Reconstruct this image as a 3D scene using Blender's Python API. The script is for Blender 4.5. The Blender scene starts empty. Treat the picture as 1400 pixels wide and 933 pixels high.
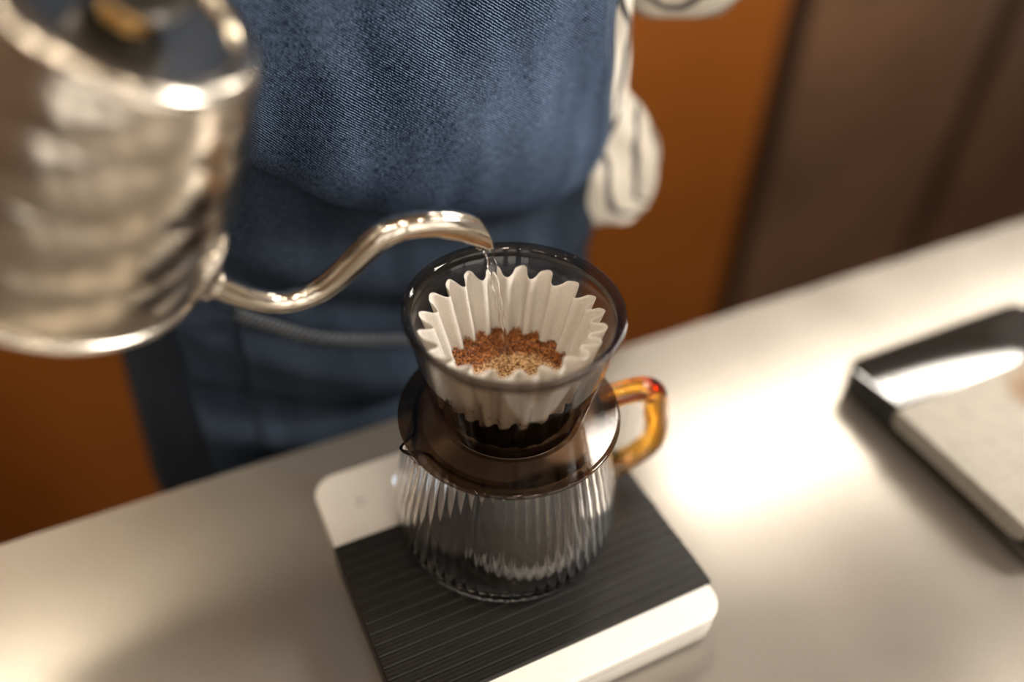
import bpy, bmesh, math, random
from math import sin, cos, pi, radians, atan2, hypot, sqrt
from mathutils import Vector, Matrix, noise
random.seed(7)
S = bpy.context.scene
COL = S.collection

# ------------------------------------------------------------------ camera
cam_d = bpy.data.cameras.new('camera'); cam = bpy.data.objects.new('camera', cam_d); COL.objects.link(cam)
cam.location = (-0.16214, -0.30588, 0.49014)
cam.rotation_euler = (0.841329, -0.035943, -0.454023)
cam_d.sensor_width = 36.0; cam_d.lens = 31.08
cam_d.clip_start = 0.01; cam_d.clip_end = 30
cam_d.dof.use_dof = True; cam_d.dof.focus_distance = 0.474; cam_d.dof.aperture_fstop = 1.3
S.camera = cam

# ------------------------------------------------------------------ world, lights, exposure
W = bpy.data.worlds.new('world'); S.world = W; W.use_nodes = True
W.node_tree.nodes['Background'].inputs[0].default_value = (1.0, 0.85, 0.70, 1)
W.node_tree.nodes['Background'].inputs[1].default_value = 0.22
S.view_settings.view_transform = 'Standard'; S.view_settings.look = 'None'
S.view_settings.exposure = 0.45; S.view_settings.gamma = 1.0; S.view_settings.use_curve_mapping = False
S.cycles.max_bounces = 16; S.cycles.transmission_bounces = 14; S.cycles.transparent_max_bounces = 24
S.cycles.caustics_refractive = True; S.cycles.caustics_reflective = False
S.cycles.sample_clamp_indirect = 4.0; S.cycles.sample_clamp_direct = 25.0

def area(name, loc, rot, sx, sy, power, color):
    l = bpy.data.lights.new(name, 'AREA'); l.shape = 'RECTANGLE'; l.size = sx; l.size_y = sy
    l.energy = power; l.color = color
    o = bpy.data.objects.new(name, l); COL.objects.link(o); o.location = loc; o.rotation_euler = rot
    return o
# added fill light, unseen at the front right, brightens apron and counter
area('added_fill_light', (1.25, -0.50, 1.05), (radians(-18), radians(50), 0), 0.36, 0.32, 24.0, (1.0, 0.95, 0.88))

# ------------------------------------------------------------------ helpers
def link(name, me, mat=None, parent=None, smooth=True):
    o = bpy.data.objects.new(name, me); COL.objects.link(o)
    if mat: me.materials.append(mat)
    if parent: o.parent = parent
    if smooth:
        for p in me.polygons: p.use_smooth = True
    return o
def mesh(name, verts, faces, mat=None, parent=None, smooth=True, uv=None, sharp=None):
    me = bpy.data.meshes.new(name); me.from_pydata([tuple(v) for v in verts], [], faces)
    if uv:
        l = me.uv_layers.new(name='UVMap')
        for p in me.polygons:
            for li, vi in zip(p.loop_indices, p.vertices): l.data[li].uv = uv[vi]
    bm = bmesh.new(); bm.from_mesh(me); bmesh.ops.recalc_face_normals(bm, faces=bm.faces); bm.to_mesh(me); bm.free()
    o = link(name, me, mat, parent, smooth)
    if sharp is not None and smooth:
        try: me.set_sharp_from_angle(angle=radians(sharp))
        except Exception: pass
    return o
def thing(name, label, cat, loc=(0, 0, 0), group=None):
    o = bpy.data.objects.new(name, None); COL.objects.link(o); o.location = loc
    o.empty_display_size = 0.02
    o['label'] = label; o['category'] = cat
    if group: o['group'] = group
    return o
def tag(o, label, cat, group=None, kind=None):
    o['label'] = label; o['category'] = cat
    if group: o['group'] = group
    if kind: o['kind'] = kind
    return o
def struct(o): o['kind'] = 'structure'; return o
def loft(rings, closed=True, cap0=True, cap1=True):
    n = len(rings[0]); V = [p for r in rings for p in r]; F = []
    m = n if closed else n - 1
    for i in range(len(rings) - 1):
        for j in range(m):
            k = (j + 1) % n
            F.append((i*n+j, i*n+k, (i+1)*n+k, (i+1)*n+j))
    if closed and cap0: F.append(tuple(range(n))[::-1])
    if closed and cap1: F.append(tuple((len(rings)-1)*n + j for j in range(n)))
    return V, F
def lathe(prof, n=96, fn=None, closed=False):
    """prof: (r, z) list. closed joins last ring to first (a solid of revolution with a closed section)"""
    V = []; F = []; m = len(prof)
    for i, (r, z) in enumerate(prof):
        for j in range(n):
            a = 2*pi*j/n; rr, zz = (r, z) if fn is None else fn(i, r, z, a)
            V.append((rr*cos(a), rr*sin(a), zz))
    for i in range(m if closed else m - 1):
        i2 = (i + 1) % m
        for j in range(n):
            k = (j + 1) % n
            F.append((i*n+j, i*n+k, i2*n+k, i2*n+j))
    return V, F
def disc_fill(V, F, i0, n, flip=False):
    F.append(tuple(range(i0, i0+n))[::-1] if flip else tuple(range(i0, i0+n)))
def catmull(pts, sub=8):
    P = [Vector(p) for p in pts]; P = [P[0]*2-P[1]] + P + [P[-1]*2-P[-2]]; out = []
    for i in range(1, len(P)-2):
        a, b, c, d = P[i-1:i+3]
        for s in range(sub):
            t = s/sub
            out.append(0.5*((2*b)+(c-a)*t+(2*a-5*b+4*c-d)*t*t+(3*b-a-3*c+d)*t**3))
    out.append(P[-2]); return out
def frames(P):
    T = []
    for i in range(len(P)):
        a = P[max(i-1, 0)]; b = P[min(i+1, len(P)-1)]; T.append((b-a).normalized())
    up = Vector((0, 0, 1)) if abs(T[0].z) < 0.9 else Vector((1, 0, 0))
    N = (up - T[0]*up.dot(T[0])).normalized(); out = []
    for t in T:
        N = (N - t*N.dot(t)).normalized(); out.append((t, N, t.cross(N)))
    return out
def tube_rings(P, R, n=20, asp=1.0):
    P = [Vector(p) for p in P]; out = []
    for i, (p, (t, N, B)) in enumerate(zip(P, frames(P))):
        r = R[i] if isinstance(R, (list, tuple)) else R
        out.append([p + N*(r*cos(2*pi*j/n)) + B*(r*asp*sin(2*pi*j/n)) for j in range(n)])
    return out
def lerp_tab(tab, x):
    if x <= tab[0][0]: return tab[0][1]
    for (a, b), (c, d) in zip(tab, tab[1:]):
        if x <= c: return b + (d-b)*(x-a)/(c-a)
    return tab[-1][1]
def smooth_tab(tab, x):
    if x <= tab[0][0]: return tab[0][1]
    for (a, b), (c, d) in zip(tab, tab[1:]):
        if x <= c:
            t = (x-a)/(c-a); t = t*t*(3-2*t); return b + (d-b)*t
    return tab[-1][1]
def box_bm(x0, x1, y0, y1, z0, z1, bev=0.0, seg=3, rv=0.0):
    """box; rv rounds the four upright corners, bev rounds every edge"""
    bm = bmesh.new()
    vs = [bm.verts.new(p) for p in ((x0,y0,z0),(x1,y0,z0),(x1,y1,z0),(x0,y1,z0),(x0,y0,z1),(x1,y0,z1),(x1,y1,z1),(x0,y1,z1))]
    for f in ((0,3,2,1),(4,5,6,7),(0,1,5,4),(1,2,6,5),(2,3,7,6),(3,0,4,7)): bm.faces.new([vs[i] for i in f])
    if rv:
        es = [e for e in bm.edges if abs(e.verts[0].co.z-e.verts[1].co.z) > 1e-6]
        bmesh.ops.bevel(bm, geom=es, offset=rv, segments=10, affect='EDGES', profile=0.5)
    if bev:
        es = [e for e in bm.edges if len(e.link_faces) == 2 and e.calc_face_angle(0) > 0.8]
        bmesh.ops.bevel(bm, geom=es, offset=bev, segments=seg, affect='EDGES', profile=0.5)
    return bm
def bm_obj(name, bm, mat, parent=None, sharp=35):
    me = bpy.data.meshes.new(name); bm.to_mesh(me); bm.free()
    o = link(name, me, mat, parent)
    try: me.set_sharp_from_angle(angle=radians(sharp))
    except Exception: pass
    return o

# ------------------------------------------------------------------ materials
def mat(name):
    m = bpy.data.materials.new(name); m.use_nodes = True
    nt = m.node_tree; b = nt.nodes['Principled BSDF']; return m, nt, b
def N(nt, t, **kw):
    n = nt.nodes.new(t)
    for k, v in kw.items():
        if k in n.inputs.keys() if hasattr(n.inputs, 'keys') else False: n.inputs[k].default_value = v
        else:
            try: setattr(n, k, v)
            except Exception: pass
    return n
def ramp(nt, fac, stops):
    r = nt.nodes.new('ShaderNodeValToRGB'); e = r.color_ramp.elements
    while len(e) < len(stops): e.new(0.5)
    for k, (p, c) in enumerate(stops): e[k].position = p; e[k].color = (*c, 1)
    nt.links.new(fac, r.inputs[0]); return r
def simple(name, col, rough=0.5, metal=0.0, var=0.08, scale=60, bump=0.0, spec=0.5, coat=0.0):
    m, nt, b = mat(name)
    tc = N(nt, 'ShaderNodeTexCoord'); nz = N(nt, 'ShaderNodeTexNoise'); nz.inputs['Scale'].default_value = scale
    nz.inputs['Detail'].default_value = 4
    nt.links.new(tc.outputs['Object'], nz.inputs['Vector'])
    lo = tuple(c*(1-var) for c in col); hi = tuple(min(1, c*(1+var)) for c in col)
    r = ramp(nt, nz.outputs['Fac'], [(0.3, lo), (0.7, hi)])
    nt.links.new(r.outputs[0], b.inputs['Base Color'])
    b.inputs['Roughness'].default_value = rough; b.inputs['Metallic'].default_value = metal
    b.inputs['Specular IOR Level'].default_value = spec; b.inputs['Coat Weight'].default_value = coat
    if bump:
        bp = N(nt, 'ShaderNodeBump'); bp.inputs['Strength'].default_value = bump; bp.inputs['Distance'].default_value = 0.001
        nt.links.new(nz.outputs['Fac'], bp.inputs['Height']); nt.links.new(bp.outputs[0], b.inputs['Normal'])
    return m
def emit(name, col, st):
    m, nt, b = mat(name); b.inputs['Base Color'].default_value = (*col, 1)
    b.inputs['Emission Color'].default_value = (*col, 1); b.inputs['Emission Strength'].default_value = st; return m

def counter_mat():
    m, nt, b = mat('satin_steel_counter')
    tc = N(nt, 'ShaderNodeTexCoord')
    mp = N(nt, 'ShaderNodeMapping'); mp.inputs['Location'].default_value = (0.37, 0.21, 0.513); nt.links.new(tc.outputs['Object'], mp.inputs[0])
    big = N(nt, 'ShaderNodeTexNoise'); big.inputs['Scale'].default_value = 9; big.inputs['Detail'].default_value = 2
    fine = N(nt, 'ShaderNodeTexNoise'); fine.inputs['Scale'].default_value = 900; fine.inputs['Detail'].default_value = 2
    for n in (big, fine): nt.links.new(mp.outputs[0], n.inputs['Vector'])
    r = ramp(nt, big.outputs['Fac'], [(0.05, (0.35, 0.316, 0.276)), (0.95, (0.45, 0.409, 0.359))])
    r2 = ramp(nt, fine.outputs['Fac'], [(0.05, (0.80, 0.80, 0.80)), (0.95, (1.0, 1.0, 1.0))])
    mx = N(nt, 'ShaderNodeMix', data_type='RGBA', blend_type='MULTIPLY'); mx.inputs[0].default_value = 1.0
    nt.links.new(r.outputs[0], mx.inputs[6]); nt.links.new(r2.outputs[0], mx.inputs[7])
    nt.links.new(mx.outputs[2], b.inputs['Base Color'])
    b.inputs['Metallic'].default_value = 0.62
    rr = ramp(nt, big.outputs['Fac'], [(0.05, (0.21,)*3), (0.95, (0.29,)*3)]); nt.links.new(rr.outputs[0], b.inputs['Roughness'])
    return m
def steel_mat(name, col=(0.66, 0.60, 0.52), rough=0.22, aniso=0.5):
    m, nt, b = mat(name)
    tc = N(nt, 'ShaderNodeTexCoord'); mp = N(nt, 'ShaderNodeMapping'); mp.inputs['Scale'].default_value = (30, 30, 1800)
    nz = N(nt, 'ShaderNodeTexNoise'); nz.inputs['Scale'].default_value = 1.0; nz.inputs['Detail'].default_value = 3
    nt.links.new(tc.outputs['Object'], mp.inputs[0]); nt.links.new(mp.outputs[0], nz.inputs['Vector'])
    r = ramp(nt, nz.outputs['Fac'], [(0.3, tuple(c*0.94 for c in col)), (0.7, tuple(min(1, c*1.05) for c in col))])
    nt.links.new(r.outputs[0], b.inputs['Base Color'])
    b.inputs['Metallic'].default_value = 1.0
    rr = ramp(nt, nz.outputs['Fac'], [(0.3, (rough*0.85,)*3), (0.7, (rough*1.15,)*3)]); nt.links.new(rr.outputs[0], b.inputs['Roughness'])
    b.inputs['Anisotropic'].default_value = aniso
    return m
def denim_mat(name, dark, mid, light, scale=1.0):
    m, nt, b = mat(name)
    tc = N(nt, 'ShaderNodeTexCoord')
    mp = N(nt, 'ShaderNodeMapping'); mp.inputs['Rotation'].default_value = (0, 0, radians(-55)); nt.links.new(tc.outputs['UV'], mp.inputs[0])
    wv = N(nt, 'ShaderNodeTexWave', wave_type='BANDS', bands_direction='X'); wv.inputs['Scale'].default_value = 210*scale
    wv.inputs['Distortion'].default_value = 2.2; wv.inputs['Detail'].default_value = 2; wv.inputs['Detail Scale'].default_value = 1.5
    nt.links.new(mp.outputs[0], wv.inputs['Vector'])
    m2 = N(nt, 'ShaderNodeMapping'); m2.inputs['Scale'].default_value = (1400*scale, 260*scale, 1); nt.links.new(tc.outputs['UV'], m2.inputs[0])
    slub = N(nt, 'ShaderNodeTexNoise'); slub.inputs['Scale'].default_value = 1.0; slub.inputs['Detail'].default_value = 2; nt.links.new(m2.outputs[0], slub.inputs['Vector'])
    m3 = N(nt, 'ShaderNodeMapping'); m3.inputs['Scale'].default_value = (26, 8, 1); nt.links.new(tc.outputs['UV'], m3.inputs[0])
    fade = N(nt, 'ShaderNodeTexNoise'); fade.inputs['Scale'].default_value = 1.0; fade.inputs['Detail'].default_value = 4; nt.links.new(m3.outputs[0], fade.inputs['Vector'])
    a = N(nt, 'ShaderNodeMath', operation='MULTIPLY'); nt.links.new(wv.outputs['Fac'], a.inputs[0]); nt.links.new(slub.outputs['Fac'], a.inputs[1])
    c = N(nt, 'ShaderNodeMath', operation='MULTIPLY_ADD'); nt.links.new(fade.outputs['Fac'], c.inputs[0]); c.inputs[1].default_value = 0.5
    nt.links.new(a.outputs[0], c.inputs[2])
    r = ramp(nt, c.outputs[0], [(0.25, dark), (0.52, mid), (0.86, light)])
    nt.links.new(r.outputs[0], b.inputs['Base Color']); b.inputs['Roughness'].default_value = 0.85
    b.inputs['Specular IOR Level'].default_value = 0.12; b.inputs['Sheen Weight'].default_value = 0.0
    bp = N(nt, 'ShaderNodeBump'); bp.inputs['Strength'].default_value = 0.5; bp.inputs['Distance'].default_value = 0.0004
    nt.links.new(a.outputs[0], bp.inputs['Height']); nt.links.new(bp.outputs[0], b.inputs['Normal'])
    return m
def thin_plastic(name, tint, rough=0.03, ior=1.5):
    m = bpy.data.materials.new(name); m.use_nodes = True; nt = m.node_tree
    nt.nodes.remove(nt.nodes['Principled BSDF']); out = nt.nodes['Material Output']
    t = N(nt, 'ShaderNodeBsdfTransparent'); g = N(nt, 'ShaderNodeBsdfGlossy'); g.inputs['Roughness'].default_value = rough
    tc = N(nt, 'ShaderNodeTexCoord'); nz = N(nt, 'ShaderNodeTexNoise'); nz.inputs['Scale'].default_value = 40
    nt.links.new(tc.outputs['Object'], nz.inputs['Vector'])
    r = ramp(nt, nz.outputs['Fac'], [(0.3, tuple(c*0.97 for c in tint)), (0.7, tint)]); nt.links.new(r.outputs[0], t.inputs[0])
    lw = N(nt, 'ShaderNodeLayerWeight'); lw.inputs['Blend'].default_value = 0.5
    pw = N(nt, 'ShaderNodeMath', operation='POWER'); nt.links.new(lw.outputs['Facing'], pw.inputs[0]); pw.inputs[1].default_value = 4.0
    f = N(nt, 'ShaderNodeMath', operation='MULTIPLY_ADD'); nt.links.new(pw.outputs[0], f.inputs[0]); f.inputs[1].default_value = 0.75; f.inputs[2].default_value = 0.045
    mx = N(nt, 'ShaderNodeMixShader'); nt.links.new(f.outputs[0], mx.inputs[0]); nt.links.new(t.outputs[0], mx.inputs[1]); nt.links.new(g.outputs[0], mx.inputs[2])
    nt.links.new(mx.outputs[0], out.inputs['Surface']); return m
def glass_mat(name, col=(1, 1, 1), ior=1.48, rough=0.0, absorb=None, dens=0):
    m, nt, b = mat(name); b.inputs['Base Color'].default_value = (*col, 1); b.inputs['Transmission Weight'].default_value = 1
    b.inputs['IOR'].default_value = ior; b.inputs['Roughness'].default_value = rough
    if absorb:
        v = N(nt, 'ShaderNodeVolumeAbsorption'); v.inputs['Color'].default_value = (*absorb, 1); v.inputs['Density'].default_value = dens
        nt.links.new(v.outputs[0], nt.nodes['Material Output'].inputs['Volume'])
    return m
def paper_mat():
    m, nt, b = mat('filter_paper')
    tc = N(nt, 'ShaderNodeTexCoord')
    fib = N(nt, 'ShaderNodeTexNoise'); fib.inputs['Scale'].default_value = 1300; fib.inputs['Detail'].default_value = 3
    big = N(nt, 'ShaderNodeTexNoise'); big.inputs['Scale'].default_value = 120; big.inputs['Detail'].default_value = 3
    for n in (fib, big): nt.links.new(tc.outputs['Object'], n.inputs['Vector'])
    rp = ramp(nt, fib.outputs['Fac'], [(0.35, (0.80, 0.75, 0.69)), (0.6, (0.90, 0.86, 0.80))])
    # coffee-soaked lower part: its edge is a wavy line that stands a little higher towards the front
    sx = N(nt, 'ShaderNodeSeparateXYZ'); nt.links.new(tc.outputs['Object'], sx.inputs[0])
    t1 = N(nt, 'ShaderNodeMath', operation='MULTIPLY_ADD'); nt.links.new(sx.outputs['Y'], t1.inputs[0]); t1.inputs[1].default_value = 0.17; nt.links.new(sx.outputs['Z'], t1.inputs[2])
    t2 = N(nt, 'ShaderNodeMath', operation='MULTIPLY_ADD'); nt.links.new(big.outputs['Fac'], t2.inputs[0]); t2.inputs[1].default_value = 0.006; nt.links.new(t1.outputs[0], t2.inputs[2])
    mr = N(nt, 'ShaderNodeMapRange'); nt.links.new(t2.outputs[0], mr.inputs[0]); mr.inputs[1].default_value = 0.1485; mr.inputs[2].default_value = 0.1497
    mx = N(nt, 'ShaderNodeMix', data_type='RGBA'); nt.links.new(mr.outputs[0], mx.inputs[0]); mx.inputs[6].default_value = (0.010, 0.006, 0.004, 1)
    nt.links.new(rp.outputs[0], mx.inputs[7]); nt.links.new(mx.outputs[2], b.inputs['Base Color'])
    b.inputs['Roughness'].default_value = 0.8; b.inputs['Specular IOR Level'].default_value = 0.25
    bp = N(nt, 'ShaderNodeBump'); bp.inputs['Strength'].default_value = 0.25; bp.inputs['Distance'].default_value = 0.0003
    nt.links.new(fib.outputs['Fac'], bp.inputs['Height']); nt.links.new(bp.outputs[0], b.inputs['Normal'])
    # thin paper lets some light through
    tr = N(nt, 'ShaderNodeBsdfTranslucent'); nt.links.new(mx.outputs[2], tr.inputs[0])
    ms = N(nt, 'ShaderNodeMixShader'); ms.inputs[0].default_value = 0.35
    out = nt.nodes['Material Output']; nt.links.new(b.outputs[0], ms.inputs[1]); nt.links.new(tr.outputs[0], ms.inputs[2]); nt.links.new(ms.outputs[0], out.inputs[0])
    return m
def coffee_mat():
    m, nt, b = mat('wet_coffee_grounds')
    tc = N(nt, 'ShaderNodeTexCoord'); sx = N(nt, 'ShaderNodeSeparateXYZ'); nt.links.new(tc.outputs['Object'], sx.inputs[0])
    # distance from a centre a little towards the front: pale foamy middle, dark wet ring
    va = N(nt, 'ShaderNodeVectorMath', operation='SUBTRACT'); nt.links.new(tc.outputs['Object'], va.inputs[0]); va.inputs[1].default_value = (0.001, -0.008, 0)
    vm = N(nt, 'ShaderNodeVectorMath', operation='MULTIPLY'); nt.links.new(va.outputs[0], vm.inputs[0]); vm.inputs[1].default_value = (1, 1, 0)
    vl = N(nt, 'ShaderNodeVectorMath', operation='LENGTH'); nt.links.new(vm.outputs[0], vl.inputs[0])
    nz = N(nt, 'ShaderNodeTexNoise'); nz.inputs['Scale'].default_value = 260; nz.inputs['Detail'].default_value = 5
    gr = N(nt, 'ShaderNodeTexNoise'); gr.inputs['Scale'].default_value = 850; gr.inputs['Detail'].default_value = 2
    for n in (nz, gr): nt.links.new(tc.outputs['Object'], n.inputs['Vector'])
    ad = N(nt, 'ShaderNodeMath', operation='MULTIPLY_ADD'); nt.links.new(nz.outputs['Fac'], ad.inputs[0]); ad.inputs[1].default_value = 0.006; nt.links.new(vl.outputs['Value'], ad.inputs[2])
    mr = N(nt, 'ShaderNodeMapRange'); nt.links.new(ad.outputs[0], mr.inputs[0]); mr.inputs[1].default_value = 0.0285; mr.inputs[2].default_value = 0.0310
    tan = ramp(nt, gr.outputs['Fac'], [(0.36, (0.14, 0.055, 0.015)), (0.5, (0.50, 0.28, 0.12)), (0.62, (0.80, 0.55, 0.30))])
    drk = ramp(nt, gr.outputs['Fac'], [(0.38, (0.030, 0.009, 0.003)), (0.50, (0.26, 0.075, 0.014)), (0.64, (0.60, 0.24, 0.055))])
    mx = N(nt, 'ShaderNodeMix', data_type='RGBA'); nt.links.new(mr.outputs[0], mx.inputs[0]); nt.links.new(tan.outputs[0], mx.inputs[6]); nt.links.new(drk.outputs[0], mx.inputs[7])
    nt.links.new(mx.outputs[2], b.inputs['Base Color']); b.inputs['Roughness'].default_value = 0.45
    bp = N(nt, 'ShaderNodeBump'); bp.inputs['Strength'].default_value = 0.8; bp.inputs['Distance'].default_value = 0.0006
    nt.links.new(gr.outputs['Fac'], bp.inputs['Height']); nt.links.new(bp.outputs[0], b.inputs['Normal'])
    return m
def stripe_mat():
    m, nt, b = mat('striped_shirt_cotton')
    tc = N(nt, 'ShaderNodeTexCoord'); sx = N(nt, 'ShaderNodeSeparateXYZ'); nt.links.new(tc.outputs['UV'], sx.inputs[0])
    nz = N(nt, 'ShaderNodeTexNoise'); nz.inputs['Scale'].default_value = 14; nt.links.new(tc.outputs['UV'], nz.inputs['Vector'])
    a = N(nt, 'ShaderNodeMath', operation='MULTIPLY_ADD'); nt.links.new(nz.outputs['Fac'], a.inputs[0]); a.inputs[1].default_value = 0.03; nt.links.new(sx.outputs['X'], a.inputs[2])
    c = N(nt, 'ShaderNodeMath', operation='MULTIPLY'); nt.links.new(a.outputs[0], c.inputs[0]); c.inputs[1].default_value = 1/0.027
    f = N(nt, 'ShaderNodeMath', operation='FRACT'); nt.links.new(c.outputs[0], f.inputs[0])
    r = ramp(nt, f.outputs[0], [(0.0, (0.80, 0.75, 0.66)), (0.42, (0.80, 0.75, 0.66)), (0.47, (0.05, 0.05, 0.055)), (0.62, (0.05, 0.05, 0.055)), (0.67, (0.80, 0.75, 0.66))])
    nt.links.new(r.outputs[0], b.inputs['Base Color']); b.inputs['Roughness'].default_value = 0.85
    return m

M = {}
M['counter'] = counter_mat()
M['steel'] = steel_mat('brushed_kettle_steel', (0.58, 0.53, 0.46), 0.19, 0.3)
M['steel_spout'] = steel_mat('polished_spout_steel', (0.72, 0.66, 0.57), 0.13, 0.0)
M['black'] = simple('black_phenolic', (0.02, 0.018, 0.016), 0.35)
M['brass'] = simple('brass_ferrule', (0.75, 0.50, 0.22), 0.25, 1.0)
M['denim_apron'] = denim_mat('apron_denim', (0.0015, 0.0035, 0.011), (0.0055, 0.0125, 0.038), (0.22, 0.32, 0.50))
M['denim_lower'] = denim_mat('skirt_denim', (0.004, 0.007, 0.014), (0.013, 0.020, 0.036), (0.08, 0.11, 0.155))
M['denim_dark'] = denim_mat('jeans_denim', (0.008, 0.011, 0.016), (0.018, 0.024, 0.034), (0.07, 0.09, 0.12))
M['denim_hem'] = denim_mat('faded_hem_denim', (0.03, 0.035, 0.05), (0.07, 0.08, 0.095), (0.20, 0.21, 0.22))
M['stripe'] = stripe_mat()
M['skin'] = simple('skin', (0.62, 0.36, 0.25), 0.5, var=0.06)
M['smoke'] = thin_plastic('smoky_clear_plastic', (0.74, 0.69, 0.64))
M['smoke_dark'] = thin_plastic('smoky_plastic_dark', (0.40, 0.33, 0.27))  # darker tint for the cone's floor and inner collar
M['smoke_flange'] = thin_plastic('smoky_plastic_flange', (0.46, 0.36, 0.28))
M['smoke_rim'] = thin_plastic('smoky_plastic_rim', (0.56, 0.52, 0.48))
M['glass'] = glass_mat('clear_ribbed_glass', (0.99, 0.99, 0.985), 1.47)
M['amber'] = glass_mat('amber_glass', (1, 1, 1), 1.47, 0.0, (0.99, 0.74, 0.0), 170)
M['water'] = glass_mat('water', (1, 1, 1), 1.33)
M['paper'] = paper_mat()
M['coffee'] = coffee_mat()
M['white_gloss'] = simple('white_gloss_shell', (0.80, 0.77, 0.73), 0.12, var=0.02, coat=0.3)
M['frosted'] = simple('pale_translucent_base', (0.62, 0.59, 0.55), 0.15, var=0.03, coat=0.5)
M['clear_acrylic'] = thin_plastic('clear_acrylic', (0.90, 0.88, 0.86), 0.02)
M['pad_black'] = simple('black_silicone', (0.009, 0.0082, 0.0077), 0.45, var=0.15, scale=180, bump=0.1, spec=0.3)
M['pad_grey'] = simple('grey_silicone', (0.33, 0.30, 0.255), 0.45, var=0.08, scale=90, bump=0.1)
def add_patch(m, cx, cy, rad, col):  # blends a ragged round patch of another colour into the base
    nt = m.node_tree; b = nt.nodes['Principled BSDF']; src = b.inputs['Base Color'].links[0].from_socket
    tc = N(nt, 'ShaderNodeTexCoord'); a = N(nt, 'ShaderNodeVectorMath', operation='SUBTRACT'); nt.links.new(tc.outputs['Object'], a.inputs[0]); a.inputs[1].default_value = (cx, cy, 0.03)
    l = N(nt, 'ShaderNodeVectorMath', operation='LENGTH'); nt.links.new(a.outputs[0], l.inputs[0])
    nz = N(nt, 'ShaderNodeTexNoise'); nz.inputs['Scale'].default_value = 45; nz.inputs['Detail'].default_value = 4; nt.links.new(tc.outputs['Object'], nz.inputs['Vector'])
    d = N(nt, 'ShaderNodeMath', operation='MULTIPLY_ADD'); nt.links.new(nz.outputs['Fac'], d.inputs[0]); d.inputs[1].default_value = rad; nt.links.new(l.outputs['Value'], d.inputs[2])
    mr = N(nt, 'ShaderNodeMapRange'); nt.links.new(d.outputs[0], mr.inputs[0]); mr.inputs[1].default_value = rad*1.2; mr.inputs[2].default_value = rad*1.75; mr.inputs[3].default_value = 0.85; mr.inputs[4].default_value = 0.0
    mx = N(nt, 'ShaderNodeMix', data_type='RGBA'); nt.links.new(mr.outputs[0], mx.inputs[0]); nt.links.new(src, mx.inputs[6]); mx.inputs[7].default_value = (*col, 1)
    nt.links.new(mx.outputs[2], b.inputs['Base Color'])
add_patch(M['pad_grey'], 0.020, 0.008, 0.026, (0.20, 0.115, 0.045))  # tan patch on the grey cover
M['black_gloss'] = simple('black_gloss_shell', (0.012, 0.011, 0.010), 0.06, var=0.1, coat=0.6)
M['black_matt'] = simple('black_matt_base', (0.010, 0.010, 0.010), 0.5)
M['mark'] = simple('grey_print', (0.45, 0.42, 0.40), 0.4)
M['led'] = emit('white_led_digit', (0.72, 0.84, 1.0), 1.3)
M['foot'] = simple('dark_rubber', (0.03, 0.03, 0.03), 0.7)

# ------------------------------------------------------------------ setting
def boxo(name, x0, x1, y0, y1, z0, z1, m, parent=None, bev=0.0, rv=0.0, sharp=35):
    return bm_obj(name, box_bm(x0, x1, y0, y1, z0, z1, bev, 3, rv), m, parent, sharp)
M['orange'] = simple('orange_brown_lacquer', (0.31, 0.092, 0.012), 0.42, var=0.10, scale=3)
M['walnut'] = simple('dark_brown_door', (0.17, 0.095, 0.055), 0.30, var=0.25, scale=4)
M['gap'] = simple('dark_reveal', (0.022, 0.015, 0.010), 0.6)
M['plaster'] = simple('warm_plaster', (0.50, 0.43, 0.34), 0.8, var=0.05, scale=5)
M['floor'] = simple('brown_floor', (0.12, 0.05, 0.02), 0.5, var=0.2, scale=6)

ct = boxo('worktop', -1.6, 2.2, -0.95, 0.1348, -0.04, 0.0, M['counter'], None, 0.002)
tag(ct, 'long satin grey metal countertop carrying both scales', 'countertop')
cc = thing('counter_cabinet', 'dark cabinet body carrying the grey countertop', 'cabinet', (0.3, -0.4, -0.9))
o = boxo('carcass', -1.55, 2.15, -0.90, 0.10, -0.9, -0.04, M['gap']); o.parent = cc; o.matrix_parent_inverse = Matrix.Translation((-0.3, 0.4, 0.9))

fl = struct(boxo('floor', -2.2, 3.2, -2.3, 1.5, -0.95, -0.9, M['floor']))
wb = struct(boxo('wall_back', -2.2, 3.2, 1.40, 1.5, -0.9, 1.7, M['plaster']))
M['ceiling'] = simple('brown_ceiling', (0.26, 0.19, 0.13), 0.7, var=0.1, scale=4)
ce = struct(boxo('ceiling', -2.2, 3.2, -2.3, 1.5, 1.70, 1.75, M['ceiling']))
M['wood_wall'] = simple('brown_wood_wall', (0.16, 0.095, 0.055), 0.5, var=0.3, scale=3)
wl = struct(boxo('wall_left', -2.3, -2.2, -2.4, 1.5, -0.95, 1.7, M['wood_wall']))
wf = struct(boxo('wall_front', -2.3, 3.2, -2.4, -2.3, -0.95, 1.7, M['wood_wall']))
M['fill_glow'] = emit('added_fill_glow', (1.0, 0.93, 0.84), 1.3)  # unseen glowing panels added for streaks in the kettle and front light
M['frame'] = simple('dark_fill_panel_frame', (0.03, 0.025, 0.02), 0.5)
k = 0
for (x, w) in ((-1.7, 0.28), (-0.95, 0.22), (-0.2, 0.35), (0.8, 0.5), (1.9, 0.5)):
    k += 1
    wr_ = bpy.data.objects.new('fill_panel_%d' % k, None); COL.objects.link(wr_); wr_.location = (x, -2.3, 0.6); wr_['kind'] = 'structure'
    for a in (-1, 1): boxo('fill_panel_stile', a*w-0.02, a*w+0.02, 0.0, 0.03, -0.75, 0.95, M['frame'], wr_)
    for z_ in (-0.75, 0.93): boxo('fill_panel_rail', -w+0.02, w-0.02, 0.0, 0.03, z_, z_+0.03, M['frame'], wr_)
    boxo('fill_panel_pane', -w+0.02, w-0.02, 0.005, 0.012, -0.72, 0.93, M['fill_glow'], wr_)
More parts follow.
